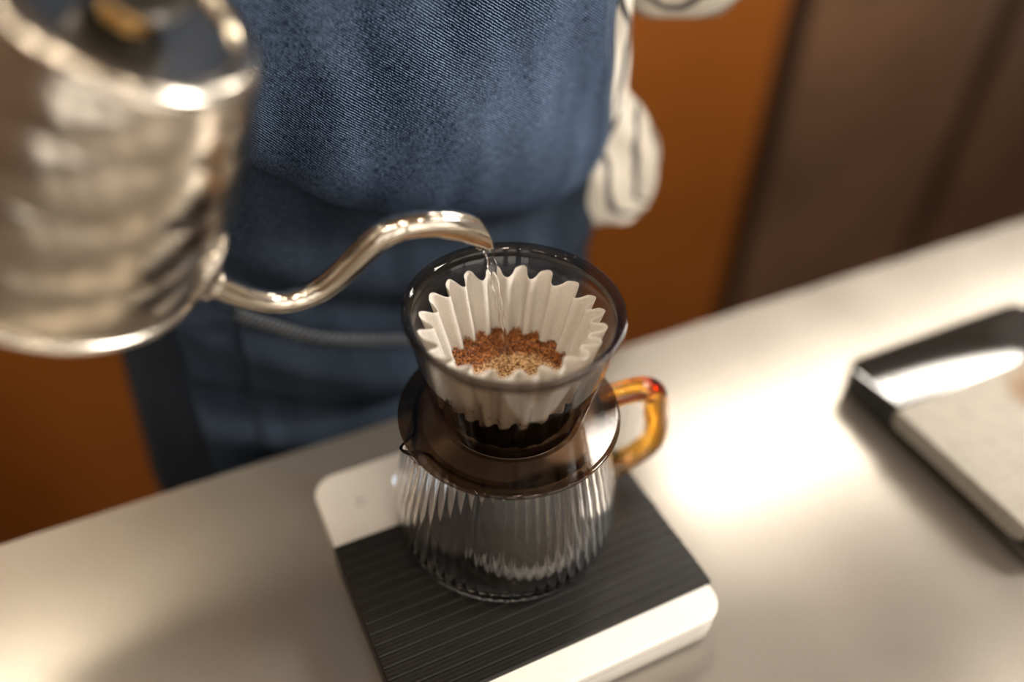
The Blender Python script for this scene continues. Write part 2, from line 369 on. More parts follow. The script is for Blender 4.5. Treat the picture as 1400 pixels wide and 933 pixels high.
tc_ = thing('added_dark_cabinet', 'added brown cabinet at the back wall, unseen, darkening the countertop reflection', 'cabinet', (-1.0, 1.2, 0.08))  # unseen, added so the left of the countertop reflects dark brown
for x0_, x1_ in ((-2.1, -1.4), (-1.395, -0.7), (-0.695, 0.0)):
    o = boxo('cabinet_door', x0_+1.0, x1_+1.0, -0.1, -0.08, 0.0, 1.6, M['walnut'], tc_, 0.002)
boxo('carcass', -1.1, 1.0, -0.08, 0.19, 0.0, 1.6, M['gap'], tc_)
# cabinets across the aisle
bc = thing('back_cabinet', 'row of orange and dark brown cabinet fronts behind the person', 'cabinet', (0.5, 1.05, -0.9))
inv = Matrix.Translation((-0.5, -1.05, 0.9))
def part(o, p, inv): o.parent = p; o.matrix_parent_inverse = inv; return o
part(boxo('carcass', -2.1, 3.0, 0.775, 1.38, -0.9, 0.05, M['gap']), bc, inv)
part(boxo('cabinet_top', -2.12, 3.02, 0.74, 1.39, 0.05, 0.08, M['counter'], None, 0.003), bc, inv)
for x0, x1, mm in ((-2.09, -0.62, 'orange'), (-0.616, 0.862, 'orange'), (0.915, 1.385, 'walnut'), (1.44, 1.98, 'walnut'), (2.02, 2.98, 'walnut')):
    d = part(boxo('cabinet_door', x0, x1, 0.75, 0.774, -0.88, 0.045, M[mm], None, 0.002), bc, inv)
    if mm == 'walnut': d['label'] = 'dark brown cabinet door'

# linear lamp hanging over the aisle
M['tube'] = emit('warm_lamp_diffuser', (1.0, 0.92, 0.81), 32.0)
M['tube_left'] = emit('warm_lamp_diffuser_left', (1.0, 0.88, 0.70), 46.0)
def linear_lamp(label, x0, x1, y, m):
    lt = thing('linear_lamp', label, 'lamp', ((x0+x1)/2, y, 1.3), 'linear lamps over the aisle'); L = (x1-x0)/2
    boxo('lamp_housing', -L-0.01, L+0.01, -0.055, 0.055, 0.006, 0.05, M['black'], lt, 0.003)
    boxo('lamp_diffuser', -L, L, -0.045, 0.045, -0.002, 0.0058, m, lt, 0.002)
    for x in (-L*0.8, L*0.8):
        V, F = loft(tube_rings([(x, 0, 0.05), (x, 0, 0.40)], 0.003, 8)); mesh('hanging_rod', V, F, M['black'], lt)
linear_lamp('long straight lamp hanging over the aisle at the right', 0.25, 2.50, 0.80, M['tube'])
linear_lamp('short straight lamp hanging over the aisle at the left', -0.95, -0.40, 0.76, M['tube_left'])
M['spot'] = emit('downlight_glow', (1.0, 0.86, 0.68), 48.0)
dl = [(-1.15, -0.75), (-0.55, -0.95), (-1.1, 0.1), (-1.5, -0.3), (0.1, -1.1), (0.9, -0.9), (-0.78, -0.62), (-0.08, -0.62), (1.5, -0.2)]
for k, (x, y) in enumerate(dl):
    t = thing('downlight', 'small round recessed downlight in the ceiling', 'lamp', (x, y, 1.70), 'ceiling downlights')
    V, F = lathe([(0.075, 0.0), (0.085, 0.0), (0.085, -0.006), (0.075, -0.004)], 32, closed=True); mesh('trim_ring', V, F, M['black'], t)
    V, F = lathe([(0.0745, -0.001), (0.0745, -0.0035)], 32); disc_fill(V, F, 0, 32); disc_fill(V, F, 32, 32, True); mesh('lamp_disc', V, F, M['spot'], t)

# ------------------------------------------------------------------ the two scales
def ribbed_pad(parent, x0, x1, y0, y1, z1, drop, m, pitch=0.0074):
    """a ribbed cover: ribs run along X across the top and fold down over both sides"""
    rows = []; th = 0.0035; rc = 0.0016; inset = 0.0
    ny = int((y1-y0)/pitch*20)
    path = [(x0, z1-drop), (x0, z1-rc)]
    sec = []
    for s in range(4):
        a = pi - s*(pi/2)/3; sec.append((x0+rc+rc*cos(a), z1-rc+rc*sin(a), cos(a), sin(a)))
    secR = [(x1-(p[0]-x0), p[1], -p[2], p[3]) for p in sec][::-1]
    P = [(x0, z1-drop, -1, 0)] + sec + [((x0+x1)/2, z1, 0, 1)] + secR + [(x1, z1-drop, 1, 0)]
    rings = []
    for i in range(ny+1):
        y = y0 + (y1-y0)*i/ny; ph = (y-y0)/pitch
        g = abs((ph % 1.0)-0.5)*2           # 1 at the groove
        dep = 0.0006*max(0.0, (g-0.84)/0.16) + 0.00018*max(0.0, 1-abs(g-0.35)/0.10)
        e = min(y-y0, y1-y); lip = 0.0
        if e < 0.0010: lip = 0.0010-e
        outer = []
        for (x, z, nx, nz) in P:
            zz = z
            if z <= z1-drop+1e-6 and e < 0.008: zz = z + (0.008-sqrt(max(0, 0.008**2-(0.008-e)**2)))*min(1.0, drop/0.008)
            outer.append((x-nx*(dep+lip), y, zz-nz*(dep+lip)))
        innr = [(x0+th, z1-drop+0.001), (x0+th, z1-th), (x1-th, z1-th), (x1-th, z1-drop+0.001)]
        rings.append(outer + [(x, y, z) for x, z in innr[::-1]])
    V, F = loft(rings); return mesh('ribbed_cover', V, F, m, parent, True, None, 25)

def scale(loc, label, white):
    t = thing('coffee_scale', label, 'scale', loc)
    w, y0, y1 = 0.0985, -0.0995, 0.0965      # half width, front, back
    top = M['white_gloss'] if white else M['black_gloss']; low = M['frosted'] if white else M['black_gloss']
    bm_obj('base', box_bm(-w+0.0006, w-0.0006, y0+0.0006, y1-0.0006, 0.0035, 0.0165, 0.001, 2, 0.0155), low, t)
    bm_obj('seam', box_bm(-w+0.0016, w-0.0016, y0+0.0016, y1-0.0016, 0.0165, 0.0175, 0.0, 2, 0.015), M['foot'], t)
    bm_obj('top_shell', box_bm(-w, w, y0, y1, 0.0175, 0.0272, 0.0022, 4, 0.016), top, t)
    for sx in (-1, 1):
        for sy in (-1, 1):
            V, F = lathe([(0.0, 0.0), (0.008, 0.0), (0.008, 0.0036), (0.0, 0.0036)], 24)
            f_ = mesh('foot', V, F, M['foot'], t, True, None, 30); f_.location = (sx*0.075, sy*0.075, 0)
    ribbed_pad(t, -w-0.0003-0.0012, w+0.0003+0.0012, -0.0797, 0.0385, 0.0300, 0.0175 if white else 0.0150, M['pad_black'] if white else M['pad_grey'])
    # power mark and display on the strip behind the cover
    z = 0.02725
    V, F = lathe([(0.0026, z), (0.0034, z), (0.0034, z+0.0002), (0.0026, z+0.0002)], 32, closed=True)
    pm = mesh('power_mark', V, F, M['mark'], t); pm.location = (-0.073, 0.066, 0)
    bm_obj('power_mark_bar', box_bm(-0.0736, -0.0724, 0.0665, 0.0705, z, z+0.0002), M['mark'], t)
    if white:
        def digit(segs, x, y, s):
            bm = bmesh.new(); L = {'a': (0, 1, 1), 'g': (0, 0, 1), 'd': (0, -1, 1), 'b': (.5, .5, 0), 'c': (.5, -.5, 0), 'f': (-.5, .5, 0), 'e': (-.5, -.5, 0)}
            for k in segs:
                cx, cy, h = L[k]; cx = x+cx*s*1.0; cy = y+cy*s
                hx, hy = (s*0.42, s*0.1) if h else (s*0.1, s*0.42)
                vs = [bm.verts.new((cx+a*hx, cy+b*hy, zz)) for zz in (z, z+0.0002) for a, b in ((-1, -1), (1, -1), (1, 1), (-1, 1))]
                for q in ((3, 2, 1, 0), (4, 5, 6, 7), (0, 1, 5, 4), (1, 2, 6, 5), (2, 3, 7, 6), (3, 0, 4, 7)): bm.faces.new([vs[i] for i in q])
            return bm
        for k in range(3):
            bm_obj('display_digit', digit('abcdef', -0.044+0.0125*k, 0.070, 0.0056), M['led'], t)
    return t
sc1 = scale((-0.0055, -0.0150, 0.0), 'white square coffee scale with black ribbed cover under the glass carafe', True)
sc2 = scale((0.4045, -0.0705, 0.0), 'black square coffee scale with grey ribbed cover at the right', False)

# ------------------------------------------------------------------ carafe
Z0 = 0.0301
car = thing('glass_carafe', 'clear ribbed glass carafe with amber handle standing on the white scale', 'carafe', (0, 0, Z0))
NR = 64
def flute(i, r, z, a, amp):
    return r + amp*(abs(cos(a*NR/2))**1.0 - 0.5)*1.0, z
out_p = [(0.052, 0.0), (0.0580, 0.0002), (0.0615, 0.0015), (0.0645, 0.0045), (0.0665, 0.009), (0.0675, 0.015), (0.0678, 0.022), (0.0674, 0.030), (0.0662, 0.040),
         (0.0644, 0.050), (0.0622, 0.060), (0.0600, 0.070), (0.0580, 0.078), (0.0562, 0.085), (0.0548, 0.090), (0.0540, 0.0935), (0.0545, 0.0962)]
in_p = [(0.0528, 0.0962), (0.0518, 0.0935), (0.0524, 0.090), (0.0540, 0.085), (0.0558, 0.078), (0.0578, 0.070), (0.0600, 0.060), (0.0622, 0.050), (0.0640, 0.040), (0.0652, 0.030), (0.0655, 0.022),
        (0.0648, 0.015), (0.0630, 0.0095), (0.0590, 0.0062), (0.052, 0.0048), (0.030, 0.0044), (0.004, 0.0044)]
def dens(p, k=3):
    q = catmull([(a, 0, b) for a, b in p], k); return [(v.x, v.z) for v in q]
op, ip = dens(out_p), dens(in_p)
prof = [(0.004, 0.0016), (0.03, 0.0016), (0.046, 0.0014)] + op + ip
n_o0, n_o1 = 3, 3+len(op)
def car_fn(i, r, z, a):
    rr, zz = r, z
    if n_o0 <= i < n_o1:
        t = min(1.0, (z)/0.004)*max(0.0, min(1.0, (0.0905-z)/0.004))
        k = (a*NR/(2*pi)) % 1.0
        rr += (0.00062*(sin(pi*k)**0.8) - 0.0004)*(0.25+0.75*t)
        if z < 0.001: zz += 0
    if z > 0.082:                                        # pour lip on the left
        d = (a-pi); w = math.exp(-(d/0.10)**2)*min(1.0, (z-0.082)/0.012); rr += 0.0115*w
    return rr, zz
V, F = lathe(prof, NR*10, car_fn)
n = NR*10; disc_fill(V, F, 0, n, True); disc_fill(V, F, (len(prof)-1)*n, n)
mesh('glass_body', V, F, M['glass'], car)
# handle: squared loop of amber glass in the X-Z plane
hp = [(0.0535, 0.0, 0.0820), (0.062, 0, 0.0835), (0.075, 0, 0.0838), (0.089, 0, 0.0822), (0.0975, 0, 0.0770), (0.1010, 0, 0.0680), (0.1035, 0, 0.054),
      (0.1065, 0, 0.0400), (0.1055, 0, 0.0295), (0.0985, 0, 0.0225), (0.088, 0, 0.0185), (0.078, 0, 0.0160), (0.0665, 0, 0.0140)]
hpc = catmull(hp, 6); rr = [0.0076]*len(hpc)
for k in range(5): rr[k] = 0.0076+0.0010*(1-k/5); rr[-1-k] = 0.0076+0.0010*(1-k/5)
V, F = loft(tube_rings(hpc, rr, 28)); hd = mesh('handle', V, F, M['amber'], car, True, None, 60); hd['label'] = 'amber glass handle'
hd.rotation_euler = (0, 0, radians(-2))

# ------------------------------------------------------------------ dripper
drp = thing('coffee_dripper', 'smoky clear plastic dripper with round flange sitting on the carafe', 'dripper', (0, 0, 0))
def smooth_prof(p): return p
# cone: closed section, rounded rim lip
cone = [(0.0410, 0.1315), (0.0425, 0.1370), (0.0558, 0.1978), (0.0520, 0.1978), (0.0509, 0.1960), (0.0396, 0.1385), (0.0385, 0.1345), (0.0380, 0.1315)]
V, F = lathe(cone, 160, closed=True); mesh('cone', V, F, M['smoke'], drp, True, None, 50)
V, F = lathe([(0.0559, 0.1979), (0.0570, 0.2008), (0.0576, 0.2028), (0.0572, 0.2040), (0.0562, 0.2042), (0.0528, 0.2026), (0.0521, 0.2016), (0.0519, 0.1979)], 160, closed=True)
mesh('rim', V, F, M['smoke_rim'], drp, True, None, 50)
fp = [(0.0375, 0.1300), (0.0395, 0.1300), (0.0600, 0.1300), (0.0616, 0.1300), (0.0625, 0.1295), (0.0628, 0.1284), (0.0622, 0.1268), (0.0605, 0.1262), (0.0375, 0.1272)]
V, F = lathe(fp, 160, closed=True); mesh('flange', V, F, M['smoke_flange'], drp, True, None, 50)
# raised ring on the flange and locating skirt below it
V, F = lathe([(0.0500, 0.1158), (0.0508, 0.1150), (0.0516, 0.1158), (0.0516, 0.1262), (0.0500, 0.1262)], 128, closed=True); mesh('locating_ring', V, F, M['smoke'], drp, True, None, 50)
# floor of the cone with three holes
V, F = lathe([(0.0382, 0.1318), (0.0382, 0.1336), (0.0210, 0.1330), (0.0210, 0.1312)], 96, closed=True); mesh('floor_ring', V, F, M['smoke_dark'], drp, True, None, 50)
V, F = lathe([(0.0, 0.1330), (0.0160, 0.1330), (0.0160, 0.1312), (0.0, 0.1312)], 64); mesh('floor_disc', V, F, M['smoke_dark'], drp, True, None, 50)
for k in range(3):
    a = radians(90+120*k)
    o = boxo('floor_bridge', 0.0155, 0.0215, -0.004, 0.004, 0.1314, 0.1329, M['smoke'], drp); o.rotation_euler = (0, 0, a)
V, F = lathe([(0.0368, 0.1318), (0.0384, 0.1316), (0.0392, 0.1350), (0.0404, 0.1395), (0.0400, 0.1410), (0.0392, 0.1400), (0.0376, 0.1350)], 128, closed=True); mesh('inner_collar', V, F, M['smoke_dark'], drp, True, None, 50)
# upright ribs inside the cone
for k in range(12):
    a = 2*pi*(k+0.5)/12
    V = []; 
    for z, r0, r1 in ((0.1365, 0.0375, 0.0398), (0.150, 0.0400, 0.0428), (0.165, 0.0438, 0.0461), (0.180, 0.0480, 0.0493)):
        for r in (r0, r1):
            for s in (-1, 1): V.append((r, s*0.0006*(1.0 if r == r0 else 1.6), z))
    F = []
    for i in range(3):
        b_ = i*4
        F += [(b_, b_+1, b_+5, b_+4), (b_+2, b_+6, b_+7, b_+3), (b_, b_+4, b_+6, b_+2), (b_+1, b_+3, b_+7, b_+5)]
    F += [(0, 2, 3, 1), (12, 13, 15, 14)]
    o = mesh('rib', V, F, M['smoke'], drp, False); o.rotation_euler = (0, 0, a)
# bars under the flange (sight window frame)
for k, (a, r0, r1) in enumerate(((-62, 0.0515, 0.0590), (-28, 0.0515, 0.0590), (30, 0.0515, 0.0590), (150, 0.0515, 0.0590), (185, 0.0515, 0.0590), (-115, 0.0515, 0.0590))):
    o = boxo('stiffening_bar', r0, r1, -0.0008, 0.0008, 0.1225, 0.1264, M['smoke'], drp); o.rotation_euler = (0, 0, radians(a))
# arched fin on the inner front wall
V = []; F = []

# ------------------------------------------------------------------ filter
NW = 20
def filt(r_off):
    rings = []; nz = 26; na = NW*16
    for i in range(nz+1):
        t = i/nz
        ring = []
        for j in range(na):
            a = 2*pi*j/na
            fr = -sin(a)                                # 1 towards the front (-Y), -1 at the back
            zt = 0.1925 + 0.0065*max(0, fr)
            rm = lerp_tab([(0.0, 0.0332), (0.35, 0.0342), (1.0, 0.0458)], t) - 0.0030*max(0, fr)*t*t
            amp = 0.0015 + 0.0026*t
            ph = NW*a + 0.5*sin(3*a+1.0) + 0.35*sin(7*a)
            wv = sin(ph) + 0.22*sin(2*ph+0.6)
            wv = math.copysign(abs(wv)**0.55, wv)
            r = rm + amp*wv
            z0 = 0.1350
            z = z0 + (zt-z0)*t + 0.0012*wv*t*t*t
            ring.append(((r+r_off)*cos(a), (r+r_off)*sin(a), z))
        rings.append(ring)
    return rings
ro = filt(0.0); ri = filt(-0.00018)
rings = ro + ri[::-1]
V, F = loft(rings, True, False, False)
na = NW*16; nr = len(rings)
F += [((nr-1)*na+j, (nr-1)*na+(j+1) % na, (j+1) % na, j) for j in range(na)]
fo = mesh('paper_filter', V, F, M['paper'], None, True)
tag(fo, 'white fluted paper filter lining the smoky dripper', 'coffee filter')
c0 = len(V)
V, F = lathe([(0.0, 0.1347), (0.0335, 0.1347), (0.0335, 0.1350), (0.0, 0.1350)], 64)
mesh('filter_base', V, F, M['paper'], fo)

# ------------------------------------------------------------------ coffee
def csurf(x, y):
    r = hypot(x, y-0.0); a = atan2(y, x)
    back = 0.5+0.5*sin(a)
    d = hypot(x-0.001, y+0.007)
    z = 0.1525 + max(0, (d-0.0215))/0.012*(0.0022+0.0016*back)
    z += 0.0012*noise.noise(Vector((x*260, y*260, 1)))*min(1, max(0.15, (d-0.018)/0.008)) + 0.0005*noise.noise(Vector((x*900, y*900, 4)))
    return z
V = []; F = []; nr_, nA = 70, 200
for i in range(nr_+1):
    for j in range(nA):
        a = 2*pi*j/nA; t = i/nr_
        ph = NW*a + 0.5*sin(3*a+1.0) + 0.35*sin(7*a); wv = sin(ph)+0.22*sin(2*ph+0.6); wv = math.copysign(abs(wv)**0.55, wv)
        tt = 0.36; R_ = 0.0343 + (0.0015+0.0026*tt)*wv - 0.0006
        r = max(0.0003, R_*t); x, y = r*cos(a), r*sin(a)
        V.append((x, y, csurf(x, y)))
for i in range(nr_):
    for j in range(nA):
        k = (j+1) % nA; F.append((i*nA+j, i*nA+k, (i+1)*nA+k, (i+1)*nA+j))
b0 = len(V)
for (r, z) in ((0.0290, 0.147), (0.0262, 0.1360)):
    for j in range(nA):
        a = 2*pi*j/nA; V.append((r*cos(a), r*sin(a), z))
for j in range(nA):
    k = (j+1) % nA
    F.append((nr_*nA+j, nr_*nA+k, b0+k, b0+j)); F.append((b0+j, b0+k, b0+nA+k, b0+nA+j))
F.append(tuple(b0+nA+j for j in range(nA))); F.append(tuple(range(nA))[::-1])
co = mesh('ground_coffee', V, F, M['coffee'], None, True)
tag(co, 'wet brown ground coffee with pale foamy middle in the paper filter', 'coffee', kind='stuff')
# loose crumbs round the edge and over the middle, one mesh
V = []; F = []
def crumb(x, y, z, s):
    b = len(V); rot = Matrix.Rotation(random.uniform(0, 6.28), 3, Vector((random.random()-.5, random.random()-.5, random.random()-.5)).normalized())
    for p in ((1, 0, 0), (-1, 0, 0), (0, 1, 0), (0, -1, 0), (0, 0, 1), (0, 0, -1)):
        q = rot @ Vector((p[0]*s*random.uniform(.6, 1.2), p[1]*s*random.uniform(.6, 1.2), p[2]*s*random.uniform(.5, 1)))
        V.append((x+q.x, y+q.y, z+q.z))
    for f_ in ((0, 2, 4), (2, 1, 4), (1, 3, 4), (3, 0, 4), (2, 0, 5), (1, 2, 5), (3, 1, 5), (0, 3, 5)): F.append(tuple(b+i for i in f_))
for k in range(7000):
    a = random.uniform(0, 2*pi); ring = random.random() < 0.8
    r = random.uniform(0.0235, 0.0360) if ring else random.uniform(0, 0.026)
    ph = NW*a + 0.5*sin(3*a+1.0) + 0.35*sin(7*a); wv = sin(ph)+0.22*sin(2*ph+0.6); wv = math.copysign(abs(wv)**0.55, wv)
    Rm = 0.0345 + (0.0015+0.0026*0.38)*wv - 0.0008
    if r > Rm: r = Rm - random.random()**2*0.003
    x, y = r*cos(a), r*sin(a)
    if ring and hypot(x-0.001, y+0.008) < 0.0262: continue
    h = csurf(x, y)
    if ring and r > Rm-0.003: h += random.random()**2*0.0022*(0.4+0.6*(0.5+0.5*sin(a)))
    crumb(x, y, h+0.0001, random.uniform(0.0003, 0.00085) if ring else random.uniform(0.0002, 0.0004))
cr = mesh('coffee_crumbs', V, F, M['coffee'], co, False); cr['kind'] = 'stuff'

# ------------------------------------------------------------------ kettle (built upright in its own frame, then tilted to pour)
KC = Vector((-0.1966, 0.0674, 0.2660)); KA = Vector((0.4587, -0.2902, 0.8398)).normalized()
SPB = Vector((-0.1385, 0.035, 0.2385))                 # where the spout leaves the body
xs = (SPB-KC); xs = (xs - KA*xs.dot(KA)).normalized(); ys = KA.cross(xs)
KM = Matrix((xs, ys, KA)).transposed().to_4x4(); KM.translation = KC
ket = thing('gooseneck_kettle', 'brushed steel gooseneck kettle tilted to pour at the upper left', 'kettle')
ket.matrix_world = KM
KI = KM.inverted()
kp = [(0.0, 0.0015), (0.060, 0.0012), (0.0672, 0.0002), (0.0696, 0.0004), (0.0705, 0.0016), (0.0703, 0.0030), (0.0690, 0.0040), (0.0680, 0.0044), (0.0678, 0.0060),
      (0.0688, 0.012), (0.0692, 0.020), (0.0686, 0.028), (0.0668, 0.0345), (0.0655, 0.0370), (0.0652, 0.0385), (0.0656, 0.0405), (0.0660, 0.047), (0.0653, 0.055), (0.0634, 0.0625), (0.0620, 0.0652), (0.0616, 0.0668),
      (0.0618, 0.0690), (0.0616, 0.0755), (0.0604, 0.083), (0.0580, 0.0900), (0.0566, 0.0925), (0.0561, 0.0940), (0.0560, 0.0960), (0.0552, 0.102), (0.0536, 0.1075), (0.0520, 0.1105), (0.0515, 0.1120), (0.0510, 0.1135),
      (0.0500, 0.1165), (0.0480, 0.1192), (0.0450, 0.1208), (0.0420, 0.1208), (0.0398, 0.1195), (0.0388, 0.1175)]
kp = [(r_ if (z_ < 0.009 or z_ > 0.112) else 0.54*lerp_tab([(0.009, 0.0688), (0.03, 0.0690), (0.05, 0.0668), (0.075, 0.0620), (0.10, 0.0556), (0.112, 0.0514)], z_)+0.46*r_, z_) for r_, z_ in kp]
kq = dens(kp, 3); V, F = lathe(kq, 128); kb = mesh('body', V, F, M['steel'], ket, True, None, 60)
lp = [(0.0, 0.1145), (0.020, 0.1140), (0.032, 0.1136), (0.0375, 0.1145), (0.0386, 0.1172), (0.0384, 0.1190), (0.0376, 0.1186), (0.0366, 0.1160), (0.0350, 0.1152), (0.020, 0.1158), (0.0, 0.1162)]
V, F = lathe(dens(lp, 2), 96); lid = mesh('lid', V, F, M['steel'], ket, True, None, 60)
V, F = lathe([(0.0, 0.1160), (0.0085, 0.1160), (0.0095, 0.1175), (0.0090, 0.1200), (0.0080, 0.1215), (0.0, 0.1215)], 48); mesh('knob_ferrule', V, F, M['brass'], lid)
V, F = lathe(dens([(0.0, 0.1215), (0.0100, 0.1216), (0.0150, 0.1240), (0.0175, 0.1300), (0.0175, 0.1380), (0.0160, 0.1430), (0.0110, 0.1455), (0.0, 0.1460)], 3), 48); mesh('knob', V, F, M['black'], lid)
# spout: centre line found on the plane through its two ends
def camray(x, y):
    d = Vector(((x-700)/1208.78, -(y-466.5)/1208.78, -1)); return cam_R @ d
from mathutils import Euler
cam_R = Euler((0.841329, -0.035943, -0.454023), 'XYZ').to_matrix(); cam_P = Vector((-0.16214, -0.30588, 0.49014))
TIP = Vector((0.0035, 0.0345, 0.2245))
pn = (TIP-SPB).cross(KA).normalized()
def on_plane(x, y):
    d = camray(x, y); t = (SPB-cam_P).dot(pn)/d.dot(pn); return cam_P + d*t
spx = [(268, 377), (289, 386), (310, 395.5), (338, 406), (372, 412.5), (405, 409), (437, 397), (466, 375), (491, 350), (514, 328), (536, 315), (561, 307.5), (590, 305.5), (618, 308), (645, 314.5), (662, 321)]
srd = [0.0064, 0.0061, 0.0058, 0.0057, 0.0058, 0.0060, 0.0062, 0.0064, 0.0066, 0.0066, 0.0066, 0.0066, 0.0067, 0.0069, 0.0071, 0.0071]
sp3 = catmull([KI @ on_plane(*q) for q in spx], 6)
sr = []
for i in range(len(sp3)):
    f_ = i/6; k = min(int(f_), len(srd)-2); sr.append(srd[k]+(srd[k+1]-srd[k])*(f_-k))
rg = tube_rings(sp3, sr, 32); rgi = tube_rings(sp3, [r-0.0006 for r in sr], 32)
# cut the mouth on the slant: upper lip back, lower lip forward
upd = (KI.to_3x3() @ Vector((0, 0, 1))).normalized()
t_end = (sp3[-1]-sp3[-2]).normalized(); upn = (upd - t_end*upd.dot(t_end)).normalized()
for RG in (rg, rgi):
    for q in range(1, 19):
        w = 1-(q-1)/18
        for j in range(32):
            p = RG[-q][j]; rel = (p - sp3[-q]).dot(upn)/0.0066
            RG[-q][j] = p - t_end*((rel*0.0115 if rel > 0 else rel*0.0080)*w)
allr = rg + rgi[::-1]
V, F = loft(allr, True, False, False); F += [((len(allr)-1)*32+j, (len(allr)-1)*32+(j+1) % 32, (j+1) % 32, j) for j in range(32)]
mesh('spout', V, F, M['steel_spout'], ket)
# collar and the teardrop seat where the spout meets the body
c0_ = sp3[5]; td = (sp3[7]-sp3[4]).normalized()
P = [c0_+td*s for s in (-0.0014, -0.0007, 0.0, 0.0007, 0.0012)]
V, F = loft(tube_rings(P, [0.0066, 0.0084, 0.0088, 0.0082, 0.0060], 40)); mesh('spout_collar', V, F, M['steel_spout'], ket)
P = [c0_+td*s for s in (-0.0130, -0.0100, -0.0060, -0.0030, -0.0008)]
rgs = tube_rings(P, [0.0135, 0.0128, 0.0105, 0.0086, 0.0080], 40)
for k_, R_ in enumerate(rgs):
    for j in range(40):
        v = R_[j]-P[k_]
        if v.z > 0: R_[j] = P[k_]+Vector((v.x, v.y, v.z*(1+1.5*(1-k_/4))))
V, F = loft(rgs); mesh('spout_seat', V, F, M['steel'], ket)
# handle at the back of the kettle
hk = catmull([(-0.052, 0, 0.106), (-0.066, 0, 0.124), (-0.090, 0, 0.132), (-0.118, 0, 0.118), (-0.130, 0, 0.085), (-0.126, 0, 0.050), (-0.115, 0, 0.028)], 6)
V, F = loft(tube_rings(hk, [0.004+0.0045*min(1, max(0, (i-10)/5)) for i in range(len(hk))], 20)); mesh('handle', V, F, M['black'], ket)
V, F = loft(tube_rings(catmull([(-0.046, 0, 0.104), (-0.052, 0, 0.107), (-0.060, 0, 0.116)], 4), 0.0055, 16)); mesh('handle_bracket', V, F, M['steel'], ket)

# ------------------------------------------------------------------ water
lipw = KM @ (sp3[-1] + t_end*0.0060 - upn*0.0055)
wp = [lipw - (KM.to_3x3() @ t_end)*0.004 + Vector((0, 0, 0.0012)), lipw + Vector((0.0002, 0, 0.0008)), lipw+Vector((0.0016, -0.0008, -0.0035))]
for q_ in (0.15, 0.35, 0.55, 0.75, 0.9, 1.0): wp.append(wp[2].lerp(Vector((0.0062, 0.0170, 0.1535)), q_) + Vector((0.0022, 0, 0))*(q_*(1-q_)))
wc = catmull(wp, 8); wr = []
for i in range(len(wc)):
    t = i/(len(wc)-1); wr.append(0.0030*(1-t)**2.2 + 0.00125 + 0.0004*sin(i*0.9)*(t > .2))
V, F = loft(tube_rings(wc, wr, 16, 0.8)); wo = mesh('water_stream', V, F, M['water'])
tag(wo, 'thin clear stream of water falling from kettle spout into coffee', 'water')

# ------------------------------------------------------------------ person
per = thing('person', 'person in a denim apron and striped shirt standing behind the counter', 'person', (-0.02, 0.28, -0.9))
PI_ = Matrix.Translation((0.02, -0.28, 0.9))
def pp(o): o.parent = per; o.matrix_parent_inverse = PI_; return o
def nz3(x, y, z, s): return noise.noise(Vector((x*s, y*s, z*s)))
# jeans: hips and two legs
def ell(xc, yc, a, b, z, n=64, p=2.4):
    R_ = []
    for j in range(n):
        t = 2*pi*j/n; c, s = cos(t), sin(t)
        R_.append((xc+a*math.copysign(abs(c)**(2/p), c), yc+b*math.copysign(abs(s)**(2/p), s), z))
    return R_
def ring_uv(rings):
    uv = []
    for R_ in rings:
        acc = 0; pr = None
        for p in R_:
            if pr is not None: acc += (Vector(p)-Vector(pr)).length
            uv.append((acc, p[2])); pr = p
    return uv
rings = [ell(-0.025, 0.285, a, b, z) for z, a, b in ((0.20, 0.150, 0.105), (0.12, 0.162, 0.112), (0.04, 0.172, 0.118), (-0.04, 0.178, 0.122), (-0.12, 0.180, 0.122), (-0.20, 0.178, 0.118))]
rings = [[(x+0.004*nz3(x, y, z, 20), y+0.004*nz3(x+3, y, z, 20), z) for x, y, z in R_] for R_ in rings]
V, F = loft(rings); uv = ring_uv(rings)
for s in (-1, 1):
    lr = [ell(-0.025+s*0.088, 0.285, a, a*1.05, z, 40, 2.2) for z, a in ((-0.16, 0.088), (-0.35, 0.080), (-0.55, 0.068), (-0.75, 0.062), (-0.88, 0.060))]
    v2, f2 = loft(lr); b = len(V); V += v2; F += [tuple(b+i for i in q) for q in f2]; uv += ring_uv(lr)
pp(mesh('jeans', V, F, M['denim_dark'], None, True, uv))
for s in (-1, 1):
    sh = [ell(-0.025+s*0.088, y, 0.045, 0.001+0.0*z, z, 24) for y, z in ()]
    bm = box_bm(-0.025+s*0.088-0.045, -0.025+s*0.088+0.045, 0.13, 0.36, -0.9, -0.855, 0.018, 4, 0.03); pp(bm_obj('shoe', bm, M['black']))
